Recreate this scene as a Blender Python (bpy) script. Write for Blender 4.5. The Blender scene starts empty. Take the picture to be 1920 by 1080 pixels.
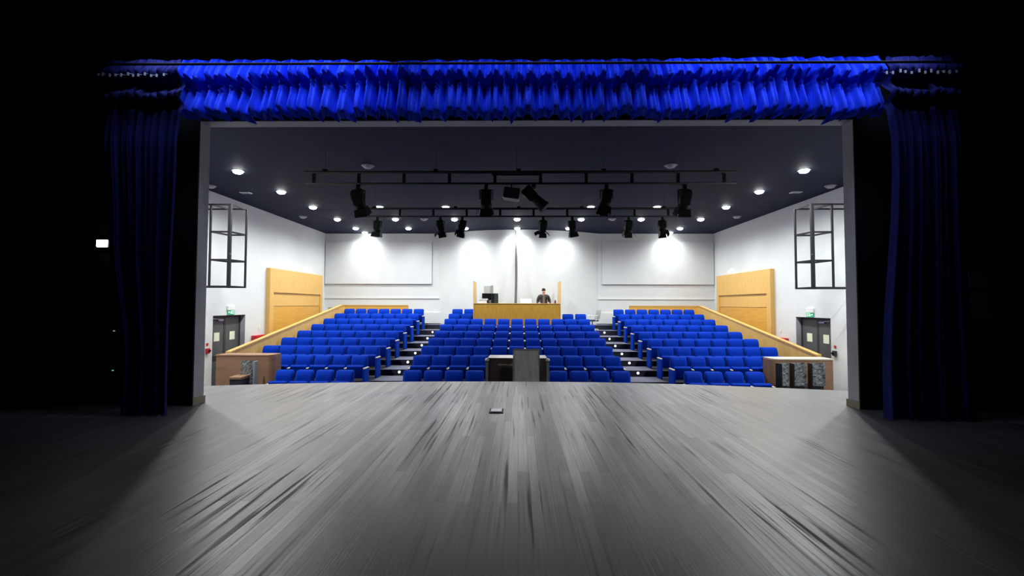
import bpy, bmesh, math, random
from mathutils import Vector, Matrix
random.seed(7)
scene = bpy.context.scene
COL = scene.collection
PI = math.pi
R = math.radians

# ---------------------------------------------------------------- camera, world, exposure
FPX = 870.0
cam_data = bpy.data.cameras.new('camera')
cam_data.sensor_width = 36.0
cam_data.lens = FPX / 1920.0 * 36.0
cam_data.clip_start = 0.05
cam_data.clip_end = 200
cam = bpy.data.objects.new('camera', cam_data)
COL.objects.link(cam)
cam.matrix_world = (Matrix.Translation((0, 0, 1.6)) @ Matrix.Rotation(math.atan(12 / FPX), 4, 'Z')
                    @ Matrix.Rotation(PI / 2 + math.atan(31 / FPX), 4, 'X') @ Matrix.Rotation(R(0.15), 4, 'Z'))
scene.camera = cam

world = bpy.data.worlds.new('world')
scene.world = world
world.use_nodes = True
world.node_tree.nodes['Background'].inputs[0].default_value = (0.5, 0.55, 0.8, 1)
world.node_tree.nodes['Background'].inputs[1].default_value = 0.0

scene.view_settings.view_transform = 'Standard'
scene.view_settings.look = 'None'
scene.view_settings.gamma = 1.0
scene.view_settings.use_curve_mapping = False
scene.view_settings.exposure = 0.0
scene.cycles.max_bounces = 7
scene.cycles.diffuse_bounces = 4
scene.cycles.glossy_bounces = 3
scene.cycles.sample_clamp_indirect = 6.0
scene.cycles.use_denoising = True

# ---------------------------------------------------------------- place constants (metres)
CEIL = 5.13            # hall ceiling above the stage floor
HALL = -1.13           # hall floor
WX = 9.65              # half width of the hall
BACK = 23.0            # rear wall
PROS = 7.3             # proscenium wall, stage side
PT = 0.24              # its thickness

def light_spot(name, loc, power, angle, blend, radius, color=(0.97, 1.0, 0.985)):
    d = bpy.data.lights.new(name, 'SPOT')
    d.energy = power
    d.spot_size = R(angle)
    d.spot_blend = blend
    d.shadow_soft_size = radius
    d.color = color
    o = bpy.data.objects.new(name, d)
    COL.objects.link(o)
    o.location = loc
    return o

# added lamps that brighten the valance, unseen behind the black border drape
def valance_fill(x, sx, power):
    d = bpy.data.lights.new('added_valance_light', 'AREA')
    d.shape = 'RECTANGLE'
    d.size = sx
    d.size_y = 0.12
    d.energy = power
    d.color = (0.55, 0.66, 1.0)
    d.spread = R(95)
    o = bpy.data.objects.new('added_valance_light', d)
    COL.objects.link(o)
    o.location = (x, 6.30, 5.66)
    o.rotation_euler = (R(30), 0, 0)
    return o
valance_fill(-3.7, 3.6, 20)
valance_fill(0.1, 3.2, 8)
valance_fill(3.9, 3.6, 19)

# ---------------------------------------------------------------- materials
def mat(name, color, rough=0.6, metal=0.0, spec=0.5, noise=0.0, scale=8.0, stretch=(1, 1, 1), bump=0.0, bscale=60.0,
        sheen=0.0, emit=None, estr=0.0, coat=0.0, trans=0.0):
    m = bpy.data.materials.new(name)
    m.use_nodes = True
    nt = m.node_tree
    b = nt.nodes['Principled BSDF']
    b.inputs['Base Color'].default_value = (*color, 1)
    b.inputs['Roughness'].default_value = rough
    b.inputs['Metallic'].default_value = metal
    b.inputs['Specular IOR Level'].default_value = spec
    b.inputs['Coat Weight'].default_value = coat
    b.inputs['Transmission Weight'].default_value = trans
    if sheen:
        b.inputs['Sheen Weight'].default_value = sheen
        b.inputs['Sheen Roughness'].default_value = 0.3
        b.inputs['Sheen Tint'].default_value = (0.0, 0.30, 1.0, 1)
    if emit:
        b.inputs['Emission Color'].default_value = (*emit, 1)
        b.inputs['Emission Strength'].default_value = estr
    tc = nt.nodes.new('ShaderNodeTexCoord')
    mp = nt.nodes.new('ShaderNodeMapping')
    mp.inputs['Scale'].default_value = stretch
    nt.links.new(tc.outputs['Object'], mp.inputs[0])
    if noise:
        n = nt.nodes.new('ShaderNodeTexNoise')
        n.inputs['Scale'].default_value = scale
        n.inputs['Detail'].default_value = 5
        nt.links.new(mp.outputs[0], n.inputs['Vector'])
        r = nt.nodes.new('ShaderNodeValToRGB')
        r.color_ramp.elements[0].position = 0.3
        r.color_ramp.elements[1].position = 0.7
        r.color_ramp.elements[0].color = (*[c * (1 - noise) for c in color], 1)
        r.color_ramp.elements[1].color = (*[min(1, c * (1 + noise)) for c in color], 1)
        nt.links.new(n.outputs[0], r.inputs[0])
        nt.links.new(r.outputs[0], b.inputs['Base Color'])
    if bump:
        n2 = nt.nodes.new('ShaderNodeTexNoise')
        n2.inputs['Scale'].default_value = bscale
        nt.links.new(mp.outputs[0], n2.inputs['Vector'])
        bp = nt.nodes.new('ShaderNodeBump')
        bp.inputs['Strength'].default_value = bump
        bp.inputs['Distance'].default_value = 0.01
        nt.links.new(n2.outputs[0], bp.inputs['Height'])
        nt.links.new(bp.outputs[0], b.inputs['Normal'])
    return m

M = {}
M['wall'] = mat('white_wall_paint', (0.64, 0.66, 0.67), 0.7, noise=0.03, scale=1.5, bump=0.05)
M['panel'] = mat('white_acoustic_panel', (0.62, 0.64, 0.655), 0.75, noise=0.03, scale=2)
M['ceil'] = mat('dark_blue_ceiling_paint', (0.013, 0.0195, 0.046), 0.7, spec=0.1, noise=0.12, scale=1.2)
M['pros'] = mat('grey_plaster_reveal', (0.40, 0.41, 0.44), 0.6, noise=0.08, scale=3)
M['black'] = mat('black_stage_paint', (0.006, 0.006, 0.007), 0.85, spec=0.2)
M['drape'] = mat('black_drape_cloth', (0.004, 0.004, 0.005), 0.95, spec=0.1)
M['velvet'] = mat('blue_stage_velvet', (0.012, 0.055, 0.80), 0.72, spec=0.2, noise=0.25, scale=9, stretch=(3, 3, 0.5), sheen=0.1)
M['leg'] = mat('navy_stage_curtain', (0.016, 0.020, 0.17), 0.75, spec=0.2, noise=0.25, scale=9, stretch=(3, 3, 0.5))
M['fabric'] = mat('royal_blue_seat_fabric', (0.0002, 0.027, 0.35), 0.85, spec=0.08, noise=0.14, scale=30, bump=0.1, bscale=300, sheen=0.35)
M['fabric_dark'] = mat('navy_seat_shell', (0.006, 0.012, 0.10), 0.7, spec=0.3)
M['maple'] = mat('maple_veneer', (0.66, 0.40, 0.115), 0.45, noise=0.10, scale=3, stretch=(6, 6, 0.6))
M['maple_deep'] = mat('maple_veneer_deep', (0.62, 0.33, 0.06), 0.45, noise=0.12, scale=3, stretch=(0.6, 0.6, 7))
M['maple_booth'] = mat('oak_veneer_booth', (0.52, 0.28, 0.035), 0.5, noise=0.15, scale=3, stretch=(5, 5, 0.8))
M['beech'] = mat('brown_beech_veneer', (0.29, 0.155, 0.085), 0.5, noise=0.12, scale=2.5, stretch=(1, 1, 4))
M['cap'] = mat('beige_armrest_cap', (0.62, 0.56, 0.44), 0.45)
M['carpet'] = mat('dark_blue_carpet', (0.05, 0.055, 0.10), 0.95, spec=0.1, noise=0.3, scale=60)
M['tread'] = mat('grey_blue_step_covering', (0.10, 0.105, 0.16), 0.8, noise=0.15, scale=30)
M['riser'] = mat('black_step_riser', (0.012, 0.012, 0.022), 0.8)
M['steel'] = mat('black_painted_steel', (0.006, 0.0065, 0.008), 0.55, spec=0.3)
M['lamp'] = mat('black_lamp_housing', (0.004, 0.004, 0.004), 0.6, spec=0.25)
M['grey'] = mat('door_grey_paint', (0.075, 0.08, 0.09), 0.5)
M['greyframe'] = mat('door_frame_dark', (0.03, 0.032, 0.036), 0.5)
M['reveal'] = mat('grey_door_reveal', (0.35, 0.36, 0.40), 0.6)
M['red'] = mat('red_enamel', (0.50, 0.012, 0.02), 0.4)
M['white'] = mat('white_plastic', (0.8, 0.8, 0.8), 0.4)
M['paper'] = mat('cream_paper', (0.72, 0.74, 0.58), 0.8)
M['chrome'] = mat('brushed_metal', (0.55, 0.55, 0.56), 0.3, metal=1.0)
M['greyboard'] = mat('grey_green_board', (0.66, 0.65, 0.59), 0.4, noise=0.22, scale=4, stretch=(2, 1, 1))
M['brownbox'] = mat('dark_brown_lacquer', (0.09, 0.062, 0.052), 0.3, noise=0.3, scale=3)
M['shadowblack'] = mat('painted_recess_dark', (0.008, 0.008, 0.008), 0.7)
M['film'] = mat('glint_mottled_film', (0.16, 0.17, 0.17), 0.15, noise=0.85, scale=5, bump=0.9, bscale=25, coat=0.6)  # pale and dark mottling in the colour stands for glints on the wrap
M['charcoal'] = mat('charcoal_cloth', (0.022, 0.024, 0.03), 0.8, noise=0.2, scale=20)
M['screen'] = mat('dark_screen', (0.008, 0.008, 0.01), 0.2)
M['steplight'] = mat('step_light_lens', (0.8, 0.85, 1), 0.3, emit=(0.75, 0.85, 1.0), estr=9)
M['lampglow'] = mat('downlight_lens', (1, 1, 1), 0.3, emit=(0.95, 1.0, 0.98), estr=45)
M['lampdim'] = mat('downlight_lens_dim', (1, 1, 1), 0.3, emit=(0.95, 1.0, 0.98), estr=4)
M['lampoff'] = mat('downlight_lens_unlit', (0.4, 0.4, 0.4), 0.25)
M['wing'] = mat('wing_lamp_lens', (1, 1, 1), 0.3, emit=(0.85, 0.95, 1.0), estr=12)
M['greenled'] = mat('green_led', (0.1, 0.5, 0.3), 0.3, emit=(0.4, 1, 0.6), estr=0.5)
M['redled'] = mat('red_led', (0.6, 0.05, 0.02), 0.3, emit=(1.0, 0.12, 0.05), estr=2)
M['whiteled'] = mat('white_indicator', (1, 1, 1), 0.3, emit=(1, 0.95, 0.95), estr=0.8)
M['exit'] = mat('exit_sign_green', (0.02, 0.30, 0.12), 0.4, emit=(0.02, 0.35, 0.14), estr=0.5)
M['exitw'] = mat('exit_sign_white', (0.9, 1, 0.92), 0.4, emit=(0.8, 1, 0.86), estr=0.8)
M['skin'] = mat('skin', (0.50, 0.28, 0.20), 0.5)
M['hair'] = mat('dark_hair', (0.015, 0.010, 0.008), 0.6)
M['jacket'] = mat('dark_jacket', (0.018, 0.018, 0.022), 0.7, noise=0.3, scale=20)
M['shirt'] = mat('grey_shirt', (0.12, 0.12, 0.11), 0.8)
M['jeans'] = mat('dark_jeans', (0.02, 0.03, 0.06), 0.8)
M['cabinet'] = mat('grey_switch_cabinet', (0.30, 0.32, 0.31), 0.5)
M['brass'] = mat('beige_skirting_block', (0.28, 0.24, 0.17), 0.6)

# stage boards: planks along the depth of the stage, worn semi-gloss dark grey lacquer
def stage_material():
    m = bpy.data.materials.new('worn_grey_stage_boards')
    m.use_nodes = True
    nt = m.node_tree
    L = nt.links.new
    b = nt.nodes['Principled BSDF']
    tc = nt.nodes.new('ShaderNodeTexCoord')
    mp = nt.nodes.new('ShaderNodeMapping')
    mp.inputs['Rotation'].default_value = (0, 0, R(90))
    L(tc.outputs['Object'], mp.inputs[0])
    br = nt.nodes.new('ShaderNodeTexBrick')
    br.offset = 0.37
    br.offset_frequency = 2
    br.inputs['Scale'].default_value = 1.0
    br.inputs['Brick Width'].default_value = 1.9
    br.inputs['Row Height'].default_value = 0.098
    br.inputs['Mortar Size'].default_value = 0.0022
    br.inputs['Mortar Smooth'].default_value = 0.2
    br.inputs['Bias'].default_value = 0.0
    br.inputs['Color1'].default_value = (0.30, 0.30, 0.30, 1)
    br.inputs['Color2'].default_value = (0.80, 0.80, 0.80, 1)
    br.inputs['Mortar'].default_value = (0.0, 0.0, 0.0, 1)
    L(mp.outputs[0], br.inputs['Vector'])
    def noise(sc, stretch, detail=5):
        q = nt.nodes.new('ShaderNodeMapping')
        q.inputs['Scale'].default_value = stretch
        L(tc.outputs['Object'], q.inputs[0])
        n = nt.nodes.new('ShaderNodeTexNoise')
        n.inputs['Scale'].default_value = sc
        n.inputs['Detail'].default_value = detail
        L(q.outputs[0], n.inputs['Vector'])
        return n.outputs[0]
    def ramp(src, p0, p1, c0=0.0, c1=1.0):
        r = nt.nodes.new('ShaderNodeValToRGB')
        r.color_ramp.elements[0].position = p0
        r.color_ramp.elements[1].position = p1
        r.color_ramp.elements[0].color = (c0, c0, c0, 1)
        r.color_ramp.elements[1].color = (c1, c1, c1, 1)
        L(src, r.inputs[0])
        return r.outputs[0]
    def mixc(kind, fac, a, bb):
        x = nt.nodes.new('ShaderNodeMix')
        x.data_type = 'RGBA'
        x.blend_type = kind
        if isinstance(fac, float): x.inputs[0].default_value = fac
        else: L(fac, x.inputs[0])
        for s, v in ((6, a), (7, bb)):
            if isinstance(v, tuple): x.inputs[s].default_value = v
            else: L(v, x.inputs[s])
        return x.outputs[2]
    streak = ramp(noise(1.0, (55, 1.1, 1)), 0.38, 0.62)      # fine lengthwise grain
    scuff = ramp(noise(1.0, (22, 0.42, 1), 4), 0.56, 0.64)     # dark worn stripes
    patch = ramp(noise(0.55, (1, 1, 1), 4), 0.35, 0.65)
    c = mixc('MIX', br.outputs['Color'], (0.100, 0.093, 0.092, 1), (0.265, 0.249, 0.244, 1))
    c = mixc('MULTIPLY', 0.34, c, streak)
    scuff = mixc('MULTIPLY', 1.0, scuff, ramp(noise(0.8, (1.3, 0.5, 1), 3), 0.42, 0.60))
    c = mixc('MIX', scuff, c, (0.035, 0.033, 0.033, 1))
    c = mixc('MULTIPLY', 0.25, c, patch)
    L(c, b.inputs['Base Color'])
    # roughness varies plank by plank and along the scuffs
    rr = mixc('MIX', br.outputs['Color'], (0.44, 0.44, 0.44, 1), (0.30, 0.30, 0.30, 1))
    rr = mixc('MIX', scuff, rr, (0.66, 0.66, 0.66, 1))
    L(rr, b.inputs['Roughness'])
    b.inputs['Specular IOR Level'].default_value = 1.0
    bp = nt.nodes.new('ShaderNodeBump')
    bp.inputs['Strength'].default_value = 0.22
    bp.inputs['Distance'].default_value = 0.004
    h = mixc('MULTIPLY', 0.5, br.outputs['Color'], streak)
    L(h, bp.inputs['Height'])
    L(bp.outputs[0], b.inputs['Normal'])
    return m
M['stage'] = stage_material()

# ---------------------------------------------------------------- mesh helpers
class MB:
    """collects shapes of ONE mesh object"""
    def __init__(self):
        self.bm = bmesh.new()
    def box(self, x0, x1, y0, y1, z0, z1, bevel=0.0, mtx=None, taper=None, seg=2):
        bm = self.bm
        vs = []
        for z in (z0, z1):
            for (x, y) in ((x0, y0), (x1, y0), (x1, y1), (x0, y1)):
                if taper and z == z1:
                    cx, cy = (x0 + x1) / 2, (y0 + y1) / 2
                    x, y = cx + (x - cx) * taper[0], cy + (y - cy) * taper[1]
                vs.append(bm.verts.new((x, y, z)))
        fs = [bm.faces.new([vs[i] for i in q]) for q in ((3, 2, 1, 0), (4, 5, 6, 7), (0, 1, 5, 4), (1, 2, 6, 5), (2, 3, 7, 6), (3, 0, 4, 7))]
        if bevel:
            es = list({e for f in fs for e in f.edges})
            r = bmesh.ops.bevel(bm, geom=es, offset=bevel, segments=seg, affect='EDGES', profile=0.5)
            vs = list({v for f in r['faces'] for v in f.verts} | {v for v in vs if v.is_valid})
        if mtx is not None:
            bmesh.ops.transform(bm, matrix=mtx, verts=vs)
        return self
    def tube(self, a, b, r, n=10, r2=None):
        a, b = Vector(a), Vector(b)
        d = b - a
        mtx = Matrix.Translation((a + b) / 2) @ d.to_track_quat('Z', 'Y').to_matrix().to_4x4()
        bmesh.ops.create_cone(self.bm, cap_ends=True, segments=n, radius1=r, radius2=r if r2 is None else r2, depth=d.length, matrix=mtx)
        return self
    def bar(self, a, b, w, h=None):
        h = h or w
        a, b = Vector(a), Vector(b)
        d = b - a
        q = d.to_track_quat('Z', 'Y').to_matrix().to_4x4()
        self.box(-w / 2, w / 2, -h / 2, h / 2, 0, d.length, mtx=Matrix.Translation(a) @ q)
        return self
    def ball(self, c, r, sx=1, sy=1, sz=1, n=12):
        bmesh.ops.create_uvsphere(self.bm, u_segments=n, v_segments=max(6, n - 4), radius=r,
                                  matrix=Matrix.Translation(c) @ Matrix.Diagonal((sx, sy, sz, 1)))
        return self
    def prism(self, pts, axis, a, b):
        """polygon pts (2d) extruded along axis from a to b"""
        bm = self.bm
        def P(u, v, w):
            return {'x': (w, u, v), 'y': (u, w, v), 'z': (u, v, w)}[axis]
        A = [bm.verts.new(P(u, v, a)) for u, v in pts]
        B = [bm.verts.new(P(u, v, b)) for u, v in pts]
        n = len(pts)
        bm.faces.new(A)
        bm.faces.new(B[::-1])
        for i in range(n):
            bm.faces.new((A[i], B[i], B[(i + 1) % n], A[(i + 1) % n]))
        bmesh.ops.recalc_face_normals(bm, faces=bm.faces[:])
        return self
    def lathe(self, prof, c=(0, 0, 0), n=20):
        bm = self.bm
        rings = []
        for r, z in prof:
            rings.append([bm.verts.new((c[0] + r * math.cos(2 * PI * i / n), c[1] + r * math.sin(2 * PI * i / n), c[2] + z)) for i in range(n)])
        for q in range(len(rings) - 1):
            for i in range(n):
                bm.faces.new((rings[q][i], rings[q][(i + 1) % n], rings[q + 1][(i + 1) % n], rings[q + 1][i]))
        bm.faces.new(rings[0][::-1])
        bm.faces.new(rings[-1])
        return self
    def grid(self, f, nu, nv):
        bm = self.bm
        g = [[bm.verts.new(f(i / nu, j / nv)) for j in range(nv + 1)] for i in range(nu + 1)]
        for i in range(nu):
            for j in range(nv):
                bm.faces.new((g[i][j], g[i + 1][j], g[i + 1][j + 1], g[i][j + 1]))
        return self
    def build(self, name, m, parent=None, smooth=False, loc=None):
        me = bpy.data.meshes.new(name)
        self.bm.normal_update()
        self.bm.to_mesh(me)
        self.bm.free()
        me.materials.append(m)
        if smooth:
            me.polygons.foreach_set('use_smooth', [True] * len(me.polygons))
        o = bpy.data.objects.new(name, me)
        COL.objects.link(o)
        if parent is not None: o.parent = parent
        if loc is not None: o.location = loc
        return o

def tag(o, label=None, cat=None, group=None, kind=None):
    if label: o['label'] = label
    if cat: o['category'] = cat
    if group: o['group'] = group
    if kind: o['kind'] = kind
    return o
def thing(name, label, cat, loc=(0, 0, 0), rz=0.0, group=None):
    o = bpy.data.objects.new(name, None)
    o.empty_display_size = 0.1
    COL.objects.link(o)
    o.location = loc
    o.rotation_euler = (0, 0, rz)
    return tag(o, label, cat, group)
def struct(name, mb, m, parent=None, smooth=False):
    o = mb.build(name, m, parent, smooth)
    if parent is None: o['kind'] = 'structure'
    return o
def copy_tree(o, parent=None):
    c = o.copy()
    COL.objects.link(c)
    c.parent = parent
    for ch in list(o.children):
        copy_tree(ch, c)
    return c
ORD = ['first', 'second', 'third', 'fourth', 'fifth', 'sixth', 'seventh', 'eighth', 'ninth', 'tenth', 'eleventh']

# ================================================================ STRUCTURE
# stage floor with its gently curved front edge
edge = [(-WX, 8.45), (-8.0, 8.72), (-6.1, 9.02), (-4.9, 9.28), (-3.0, 9.57), (-1.5, 9.68), (0, 9.72), (1.5, 9.68), (3.0, 9.54), (4.9, 9.16), (6.2, 8.84), (8.0, 8.5), (WX, 8.3)]
pts = [(-WX, -5.0), (WX, -5.0)] + edge[::-1]
struct('floor_stage', MB().prism(pts, 'z', -0.06, 0.0), M['stage'])
fr = [(x, y - 0.03) for x, y in edge]
struct('wall_stage_front', MB().prism([(x, y - 0.12) for x, y in edge] + fr[::-1], 'z', HALL, -0.0602), M['riser'])
struct('floor_hall', MB().box(-WX, WX, 8.0, BACK, HALL - 0.1, HALL), M['carpet'])

# seating tiers
ZT = [-0.18, 0.09, 0.27, 0.445, 0.62, 0.81, 1.0, 1.19, 1.385]
ROWY = [12.55 + 1.15 * i for i in range(9)]
FZ = [HALL] + [z - 0.95 for z in ZT[1:]]
PX = 8.3
tiers = MB()
prof = [(ROWY[1] - 1.05, HALL)]
for i in range(1, 9):
    y = ROWY[i] - 1.05
    prof += [(y, FZ[i - 1]), (y, FZ[i])]
prof += [(ROWY[8] + 0.10, FZ[8]), (ROWY[8] + 0.10, 0.63), (BACK - 1.35, 0.63), (BACK - 1.35, HALL)]
prof = [p for k, p in enumerate(prof) if k == 0 or p != prof[k - 1]]
tiers.prism(prof[:-2] + [(BACK - 0.02, 0.63), (BACK - 0.02, HALL)], 'x', -PX + 0.002, PX + 0.148)
struct('floor_seating_tiers', tiers, M['riser'])
# lighter step covering on the aisle treads
for side in (-1, 1):
    st = MB()
    for i in range(1, 10):
        y = ROWY[i] - 1.05 if i < 9 else ROWY[8] + 0.10
        z = FZ[i] if i < 9 else 0.63
        x0, x1 = (3.16, 4.34)
        xs = sorted((side * x0, side * x1))
        st.box(xs[0], xs[1], y - 0.012, y + (0.95 if i < 8 else 0.9), z + 0.001, z + 0.012)
    struct('trim_%d' % (1 if side < 0 else 2), st, M['tread'])

# hall ceiling, walls
struct('ceiling_hall', MB().box(-WX - 0.3, WX + 0.3, PROS, BACK + 0.3, CEIL, CEIL + 0.1), M['ceil'])
def wallx(side, doors):
    y0d, y1d, ztop = doors
    m = MB()
    a, b = sorted((side * WX, side * (WX + 0.24)))
    m.box(a, b, PROS + 0.0, y0d, HALL, CEIL)
    m.box(a, b, y1d, BACK, HALL, CEIL)
    m.box(a, b, y0d, y1d, ztop, CEIL)
    return m
DL = (14.55, 16.3, 1.22)
DR = (14.5, 16.3, 1.20)
struct('wall_left', wallx(-1, DL), M['wall'])
struct('wall_right', wallx(1, DR), M['wall'])
# rear wall with a bowed middle section
def backy(x):
    t = x / 3.95
    return BACK - (1.25 * (1 - t * t) if abs(t) < 1 else 0)
bx = [-WX] + [-3.95 + 7.9 * i / 40 for i in range(41)] + [WX]
bw = MB()
bw.prism([(x, backy(x)) for x in bx] + [(WX, BACK + 0.25), (-WX, BACK + 0.25)], 'z', 0.55, CEIL)
struct('wall_back', bw, M['wall'])
# raised panels and ledges on the rear wall
for (x0, x1, lab) in ((-9.62, -4.30, 'large white raised acoustic panel on the rear wall, left of the control booth'),
                      (4.13, 9.62, 'large white raised acoustic panel on the rear wall, right of the control booth')):
    z1 = 4.72
    z0 = 2.60
    t = MB().box(x0, x1, BACK - 0.10, BACK - 0.001, z0, z1, bevel=0.012).build('acoustic_panel', M['panel'])
    tag(t, lab, 'wall panel')
struct('trim_3', MB().box(-9.64, -3.62, BACK - 0.045, BACK - 0.001, 1.88, 1.93), M['panel'])
struct('trim_4', MB().box(3.45, 9.64, BACK - 0.045, BACK - 0.001, 1.86, 1.91), M['panel'])
for (x0, x1, lab) in ((-4.9, -3.65, 'low white panel on the rear wall behind the left aisle'), (3.65, 4.9, 'low white panel on the rear wall behind the right aisle')):
    tag(MB().box(x0, x1, BACK - 0.09, BACK - 0.001, 0.66, 1.20, bevel=0.01).build('low_wall_panel', M['panel']), lab, 'wall panel')

# proscenium wall: stage-side skin black, grey reveal
OL, OR_, OT = -5.12, 5.27, 4.53
pw = MB()
pw.box(-WX - 0.3, OL - 0.002, PROS - 0.03, PROS - 0.001, 0, 7.5)
pw.box(OR_ + 0.002, WX + 0.3, PROS - 0.03, PROS - 0.001, 0, 7.5)
pw.box(OL - 0.002, OR_ + 0.002, PROS - 0.03, PROS - 0.001, OT + 0.002, 7.5)
struct('wall_proscenium', pw, M['black'])
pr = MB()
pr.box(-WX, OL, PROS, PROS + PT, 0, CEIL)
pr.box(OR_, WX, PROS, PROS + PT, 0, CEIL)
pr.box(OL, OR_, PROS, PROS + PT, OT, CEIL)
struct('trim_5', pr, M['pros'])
sk = MB()
sk.box(OL - 0.0, OL + 0.018, PROS - 0.03, PROS + PT + 0.02, 0, 0.11)
sk.box(OR_ - 0.018, OR_, PROS - 0.03, PROS + PT + 0.02, 0, 0.11)
struct('baseboard_proscenium', sk, M['brass'])
# stage house: black walls and grid ceiling
struct('wall_stage_left', MB().box(-WX - 0.2, -WX, -5, PROS - 0.03, 0, 7.5), M['black'])
struct('wall_stage_right', MB().box(WX, WX + 0.2, -5, PROS - 0.03, 0, 7.5), M['black'])
struct('wall_stage_back', MB().box(-WX, WX, -5.2, -5.0, 0, 7.5), M['black'])
struct('ceiling_stage', MB().box(-WX - 0.2, WX + 0.2, -5.2, PROS, 7.5, 7.6), M['black'])

# doors
def door(name, side, d, leafx):
    y0, y1, zt = d
    root = thing(name, None, None, (side * leafx, y0, HALL))
    root['kind'] = 'structure'
    w = y1 - y0
    h = zt - HALL
    s = side
    f = MB()
    xs = sorted((s * -0.02, s * 0.05))
    f.box(*xs, 0.0, 0.07, 0, h); f.box(*xs, w - 0.07, w, 0, h); f.box(*xs, 0.07, w - 0.07, h - 0.07, h)
    f.box(*xs, w / 2 - 0.05, w / 2 + 0.05, 0, h - 0.07)
    f.build('door_frame', M['greyframe'], root)
    rv = MB()
    xr = sorted((0.021 * s * -1, -s * (leafx - WX - 0.001)))
    rv.box(*xr, w - 0.012, w - 0.001, 0, h - 0.002); rv.box(*xr, 0.001, 0.012, 0, h - 0.002)
    rv.build('door_reveal', M['reveal'], root)
    for k in range(2):
        ya, yb = (0.072, w / 2 - 0.052) if k == 0 else (w / 2 + 0.052, w - 0.072)
        lf = MB().box(*sorted((s * -0.01, s * 0.035)), ya, yb, 0.01, h - 0.075, bevel=0.004).build('door_leaf', M['grey'], root)
        MB().box(*sorted((-s * 0.07, -s * 0.045)), ya + 0.08, yb - 0.08, 1.0, 1.035).box(*sorted((-s * 0.07, -s * 0.011)), ya + 0.08, ya + 0.11, 1.0, 1.035).box(
            *sorted((-s * 0.07, -s * 0.011)), yb - 0.11, yb - 0.08, 1.0, 1.035).build('push_bar', M['steel'], lf)
        if k == 0:
            MB().box(*sorted((-s * 0.07, -s * 0.011)), yb - 0.35, yb - 0.08, h - 0.18, h - 0.13).bar((-s * 0.05, yb - 0.3, h - 0.13), (-s * 0.06, yb - 0.62, h - 0.10), 0.02).build('door_closer', M['chrome'], lf)
    return root
door('door_1', -1, DL, WX + 0.19)
door('door_2', 1, DR, WX + 0.19)
for side, d, nm in ((-1, DL, 'left'), (1, DR, 'right')):
    w = d[1] - d[0]
    for k in range(2):
        yc = d[0] + w * (0.27 if k == 0 else 0.74)
        x = side * (WX + 0.178)
        tag(MB().box(min(x, x - side * 0.006), max(x, x - side * 0.006), yc - 0.14, yc + 0.14, 0.38, 0.66).build('paper_notice', M['paper']),
            'cream paper notice on the %s leaf of the grey double door in the %s wall' % ('nearer' if k == 0 else 'farther', nm), 'notice')

# exit signs
for side, y, z, nm in ((-1, 15.44, 1.37, 'left'), (1, 15.47, 1.34, 'right')):
    r = thing('exit_sign', 'green and white emergency exit sign above the grey door in the %s wall' % nm, 'sign', (side * (WX - 0.002), y, z))
    s = -side
    MB().box(*sorted((0, s * 0.05)), -0.19, 0.19, 0.02, 0.16, bevel=0.004).build('housing', M['white'], r)
    MB().box(*sorted((s * 0.02, s * 0.035)), -0.18, 0.18, -0.13, 0.02).build('sign_plate', M['exit'], r)
    g = MB()                               # running figure, arrow and doorway
    X = sorted((s * 0.036, s * 0.039))
    g.box(*X, 0.06, 0.14, -0.10, -0.09); g.box(*X, 0.06, 0.07, -0.10, 0.0); g.box(*X, 0.13, 0.14, -0.10, 0.0); g.box(*X, 0.06, 0.14, -0.01, 0.0)
    g.box(*X, -0.02, 0.01, -0.02, 0.005); g.box(*X, -0.025, 0.012, -0.06, -0.025); g.box(*X, -0.05, -0.02, -0.10, -0.06); g.box(*X, 0.01, 0.03, -0.10, -0.06)
    g.box(*X, -0.15, -0.07, -0.055, -0.04)
    g.prism([(-0.17, -0.047), (-0.13, -0.02), (-0.13, -0.075)], 'x', X[0], X[1])
    g.build('pictogram', M['exitw'], r)

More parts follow.
